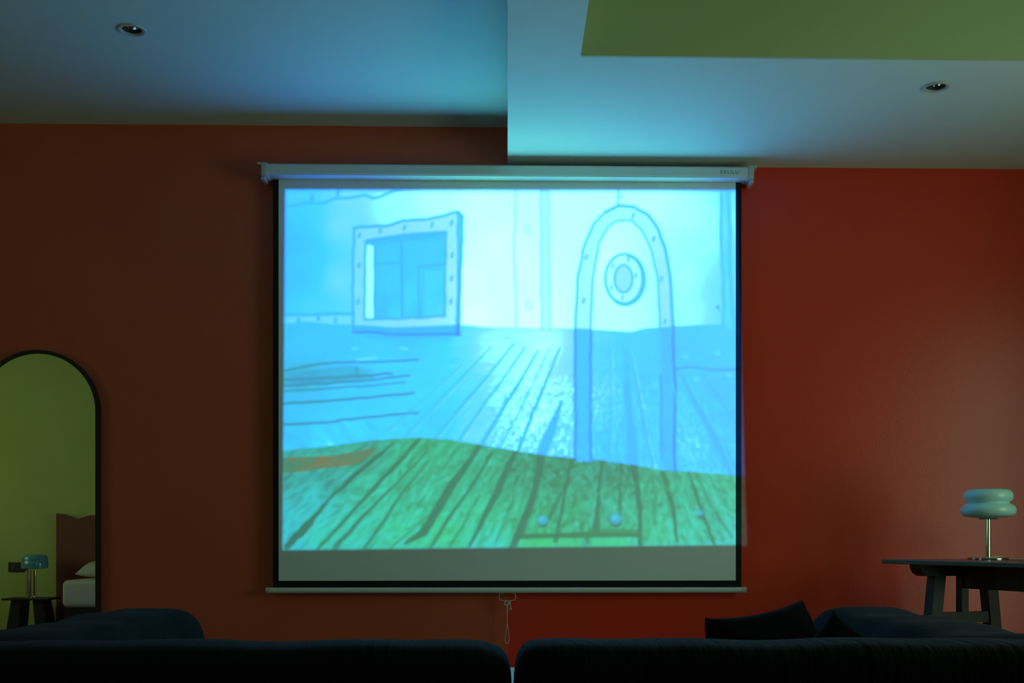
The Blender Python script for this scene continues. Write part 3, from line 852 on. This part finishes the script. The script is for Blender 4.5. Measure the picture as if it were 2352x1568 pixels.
# ---------------------------------------------------------------- sofas
def soft_box(bm, x0, x1, y0, y1, z0, z1, r, seg=6, sag=0.0):
    box(bm, x0, x1, y0, y1, z0, z1, r, seg)
    return bm


def subdiv_loft(bm, x0, x1, y0, y1, z0, z1, n=60, m=36, p=4.0, ends=14, ex=2.6, seed=1, amp=.004):
    """a long upholstered bolster along y: superellipse section, rounded ends, slight unevenness"""
    rnd = np.random.default_rng(seed)
    ph = rnd.random(6) * 6.28
    rings = []
    for i in range(n + 1):
        s = -1 + 2 * i / n
        s = math.copysign(1 - (1 - abs(s)) ** 2.4, s)
        k = max(0.0, 1 - abs(s) ** ends) ** (1 / ex)
        y = (y0 + y1) / 2 + s * (y1 - y0) / 2
        ring = []
        for j in range(m):
            a = 2 * math.pi * j / m
            cx_, sx_ = math.cos(a), math.sin(a)
            x = math.copysign(abs(cx_) ** (2 / p), cx_); z = math.copysign(abs(sx_) ** (2 / p), sx_)
            w = amp * (math.sin(7 * s + ph[0] + 2 * a) + math.sin(13 * s + ph[1] - a))
            ring.append(bm.verts.new(((x0 + x1) / 2 + k * x * ((x1 - x0) / 2 + w), y, (z0 + z1) / 2 + k * z * ((z1 - z0) / 2 + w))))
        rings.append(ring)
    for a, b in zip(rings, rings[1:]):
        for j in range(m):
            bm.faces.new((a[j], a[(j + 1) % m], b[(j + 1) % m], b[j]))
    bm.faces.new(rings[0]); bm.faces.new(rings[-1])
    return bm


def swap_xy(bm):
    for v in bm.verts:
        v.co = Vector((v.co.y, v.co.x, v.co.z))
    return bm


YS = 2.30
for side, lab in ((-1, 'navy fabric sofa before the brown wall half, seen from behind, nothing on its seat'), (1, 'navy fabric sofa before the red wall half, seen from behind, dark pillows on its seat')):
    inner = -.009 if side < 0 else .012
    outer = 1.34
    sf = thing('sofa', lab, 'sofa', (0, 0, 0), group=None)
    def xr(a, b):
        return (-max(a, b) if side < 0 else min(a, b), -min(a, b) if side < 0 else max(a, b))
    ia_ = inner
    x0, x1 = xr(ia_, outer)
    sf.location = ((x0 + x1) / 2, YS + .7, 0)
    ox, oy = sf.location.x, sf.location.y
    # back: bolster along x
    bm = bmesh.new()
    subdiv_loft(bm, YS - oy, YS + .26 - oy, x0 - ox, x1 - ox, .16, .633, 70, 40, 5.0 if side < 0 else 6.0, 16 if side < 0 else 40, 9.0 if side < 0 else 6.0, seed=5 + side, amp=.0018)
    link_mesh('backrest', swap_xy(bm), M['sofa_fabric'], sf, smooth=True)
    a0, a1 = xr(0.985, 1.33)
    bm = bmesh.new()
    subdiv_loft(bm, a0 - ox, a1 - ox, YS + .18 - oy, 3.83 - oy, .16, .632, 60, 40, 4.2, 18, 2.6, seed=9 + side, amp=.003)
    link_mesh('armrest', bm, M['sofa_side'], sf, smooth=True)
    s0, s1 = xr(max(ia_, 0) + .012, 0.98)
    link_mesh('seat', soft_box(bmesh.new(), s0 - ox, s1 - ox, YS + .265 - oy, 3.74 - oy, .29, .43, .05, 5), M['sofa_side'], sf, smooth=True)
    link_mesh('base', soft_box(bmesh.new(), x0 + .03 - ox, x1 - .03 - ox, YS + .03 - oy, 3.70 - oy, .07, .29, .02, 3), M['sofa_side'], sf, smooth=True)
    for fx in (x0 + .1, x1 - .1):
        for fy in (YS + .1, 3.6):
            bm = bmesh.new(); lathe(bm, [(0, 0), (.018, 0), (.025, .07), (0, .07)], 16, fx - ox, fy - oy, cap=False)
            link_mesh('leg', bm, M['black_metal'], sf, smooth=True, flat_angle=40)


def pillow(name, lab, loc, w, h, d, rot, ear=.14, m='pillow_fabric', group=None, bulge=None):
    """square throw pillow: drawn-out corners, hollow edges; local x width, z height, y thickness"""
    bm = bmesh.new(); n = 24
    grid = {}
    for sgn in (1, -1):
        for i in range(n + 1):
            for j in range(n + 1):
                a, b = -1 + 2 * i / n, -1 + 2 * j / n
                border = i in (0, n) or j in (0, n)
                if sgn < 0 and border:
                    grid[(sgn, i, j)] = grid[(1, i, j)]; continue
                x = a * (1 - (ear if bulge is None else bulge) * (1 - b * b) * abs(a) ** 2); z = b * (1 - ear * (1 - a * a) * abs(b) ** 2)
                t = max(0, (1 - a ** 2) * (1 - b ** 2)) ** .42
                y = sgn * t * d / 2 + .006 * math.sin(5 * a + 3 * b) * t
                grid[(sgn, i, j)] = bm.verts.new((x * w / 2, y, z * h / 2))
    for sgn in (1, -1):
        for i in range(n):
            for j in range(n):
                q = [grid[(sgn, i, j)], grid[(sgn, i + 1, j)], grid[(sgn, i + 1, j + 1)], grid[(sgn, i, j + 1)]]
                bm.faces.new(q)
    o = link_mesh(name, bm, M[m], None, smooth=True)
    o.location = loc; o.rotation_euler = rot
    o['label'] = lab; o['category'] = 'pillow'
    if group:
        o['group'] = group
    return o


R = math.radians
q = P(1752, 1475, 3.25)
pillow('throw_pillow', 'black throw pillow leaning tilted with two raised corners on sofa before red wall', (q.x, 3.25, .552), .33, .205, .13, (R(-12), R(-8), R(20)), .17, bulge=-.10)
q = P(1925, 1480, 2.98)
pillow('throw_pillow', 'low black throw pillow resting against inside of the sofa armrest, beside taller pillow', (q.x, 2.98, .548), .165, .165, .10, (R(-12), R(40), R(-15)), .06)

# low white table seen through the gap between the sofas
ct = thing('coffee_table', 'low white table glimpsed in the gap between both sofa backs', 'table', (.03, 4.02, 0))
zc = CAM_H - 291 * 4.30 / FOC
bm = bmesh.new(); lathe(bm, [(0, zc - .03), (.255, zc - .03), (.27, zc - .024), (.27, zc - .006), (.264, zc), (0, zc)], 64, cap=False)
link_mesh('table_top', bm, M['table_white'], ct, smooth=True, flat_angle=40)
for k in range(3):
    a = k * 2.094 + .5
    bm = bmesh.new(); tube(bm, [(.15 * math.cos(a), .15 * math.sin(a), zc - .028), (.22 * math.cos(a), .22 * math.sin(a), .004)], .014, 14)
    link_mesh('leg', bm, M['table_white'], ct, smooth=True, flat_angle=40)

# ---------------------------------------------------------------- what the mirror shows: bed corner and bedside stool
hb0 = PV(133, 1179, YB + .03); zl = PV(180, 1192, YB + .03).z; zp2 = PV(212, 1183, YB + .03).z
bedx1 = -2.25
bed = thing('bed', 'bed with scalloped brown headboard and pale bedding, seen in the arched mirror', 'bed', ((hb0.x + bedx1) / 2, YB + .5, 0))
ox, oy = bed.location.x, bed.location.y
wid = bedx1 - hb0.x
top = []
x180 = PV(180, 1190, YB + .03).x; x212 = PV(214, 1183, YB + .03).x
half = [(hb0.x, hb0.z), (hb0.x + .06, hb0.z - .006), ((hb0.x + x180) / 2 + .02, (hb0.z + zl) / 2), (x180, zl), ((x180 + x212) / 2, (zl + zp2) / 2 + .002), (x212, zp2), (x212 + .18, zp2 + .004)]
sp = [(v.x, v.y) for v in spline([(a, b, 0) for a, b in half], 6)]
mx = (hb0.x + bedx1) / 2
outl = sp + [(2 * mx - x, z) for x, z in reversed(sp)]
outl = [(hb0.x - .0 + .0, .02)] + outl + [(bedx1, .02)]
bm = bmesh.new(); prism(bm, [(x - ox, z) for x, z in outl], YB + .004 - oy, YB + .07 - oy)
link_mesh('headboard', bm, M['headboard'], bed)
mt = PV(140, 1332, .12); mb = PV(140, 1396, .12)
link_mesh('mattress', soft_box(bmesh.new(), mt.x - ox, bedx1 - .05 - ox, YB + .075 - oy, .12 - oy, mb.z, mt.z, .05, 5), M['linen'], bed, smooth=True)
link_mesh('bed_frame', nbox(mt.x + .02 - ox, bedx1 - .07 - ox, YB + .075 - oy, .09 - oy, .08, mb.z), M['dark_wood'], bed)
for fx in (mt.x + .08, bedx1 - .14):
    for fy in (YB + .14, .02):
        link_mesh('leg', nbox(fx - .025 - ox, fx + .025 - ox, fy - .025 - oy, fy + .025 - oy, 0, .08), M['dark_wood'], bed)
pz = PV(205, 1306, -.38)
pillow('bed_pillow', 'pale pillow lying on the bed before the brown headboard, in the mirror', (pz.x + .20, -.38, mt.z + .088), .52, .36, .15, (R(76), 0, R(4)), .05, 'linen')

tb = PV(72, 1372, -.36)
st = thing('bedside_stool', 'dark wooden bedside stool with slab legs, seen in mirror beside bed', 'stool', (tb.x, -.36, 0))
sw = (PV(127, 1372, -.36).x - PV(20, 1372, -.36).x) / 2
link_mesh('seat', nbox(-sw, sw, -.14, .14, tb.z - .018, tb.z, .003, 2), M['dark_wood'], st)
for s in (-1, 1):
    bm = bmesh.new()
    prism(bm, [(s * (sw - .155), tb.z - .018), (s * (sw - .07), tb.z - .018), (s * (sw - .02), 0), (s * (sw - .13), 0)], -.10, .10)
    link_mesh('leg', bm, M['dark_wood'], st)
lb = PV(80, 1369, -.36)
bl = thing('bedside_lamp', 'glossy teal mushroom lamp on the bedside stool, seen in mirror', 'lamp', (lb.x, -.36, tb.z))
px = 2 * YMG + .36
k_ = px / FOC
bm = bmesh.new(); lathe(bm, [(0, .0003), (.05, .0003), (.05, .008), (.014, .014), (.012, .22), (.012, .25), (0, .25)], 32, cap=False)
link_mesh('stem', bm, M['chrome'], bl, smooth=True, flat_angle=40)
bm = bmesh.new(); lathe(bm, [(0, .0), (.026, .0), (.028, .01), (.028, .235), (.026, .245), (0, .245)], 32, -.055, .01, cap=False)
link_mesh('column', bm, M['amber_glass'], bl, smooth=True, flat_angle=40)
bm = bmesh.new(); lathe(bm, [(0, .262), (.10, .262), (.112, .268), (.114, .30), (.113, .325), (.108, .333), (.108, .338), (.112, .345), (.109, .365), (.095, .385), (.07, .392), (0, .394)], 48, cap=False)
link_mesh('lamp_shade', bm, M['lamp_blue'], bl, smooth=True, flat_angle=35)
wo = PV(40, 1302, YB + .01)
so = thing('wall_socket', 'black socket plate on the green wall, seen in mirror beside teal lamp', 'socket', (wo.x, YB, wo.z))
link_mesh('plate', nbox(-.085, .085, .0005, .012, -.045, .045, .004, 2), M['socket_black'], so)
for k in (-1, 1):
    bm = bmesh.new(); lathe(bm, [(0, 0), (.026, 0), (.026, .003), (.022, .003), (.021, .001), (0, .001)], 24, cap=False)
    o = link_mesh('outlet', bm, M['downlight_inside'], so, smooth=True, flat_angle=40)
    o.location = (k * .042, .012, 0); o.rotation_euler = (R(-90), 0, 0)

# ---------------------------------------------------------------- projector on a stand behind the viewpoint
ps = thing('projector_stand', 'slim black stand under the projector, behind the sofas', 'stand', (PROJ.x, PROJ.y - .1, 0))
link_mesh('base', lathe(bmesh.new(), [(0, 0), (.10, 0), (.10, .012), (.02, .018), (0, .018)], 32, cap=False), M['black_metal'], ps, smooth=True, flat_angle=40)
link_mesh('pole', lathe(bmesh.new(), [(0, .018), (.014, .018), (.014, PROJ.z - .066), (0, PROJ.z - .066)], 16, cap=False), M['black_metal'], ps, smooth=True, flat_angle=40)
link_mesh('plate', nbox(-.08, .08, -.08, .08, PROJ.z - .066, PROJ.z - .058), M['black_metal'], ps)
pj = thing('projector', 'compact light grey projector on its slim stand, throwing the picture', 'projector', (PROJ.x, PROJ.y - .1, PROJ.z - .058))
link_mesh('body', nbox(-.11, .11, -.09, .075, 0.002, .105, .015, 4), M['projector_shell'], pj, smooth=True, flat_angle=40)
bm = bmesh.new(); lathe(bm, [(0, 0), (.028, 0), (.028, .012), (.022, .012), (.019, .006), (0, .006)], 32, cap=False)
o = link_mesh('lens', bm, M['lens_glass'], pj, smooth=True, flat_angle=40)
o.location = (0, .0755, .058); o.rotation_euler = (R(-90), 0, 0)
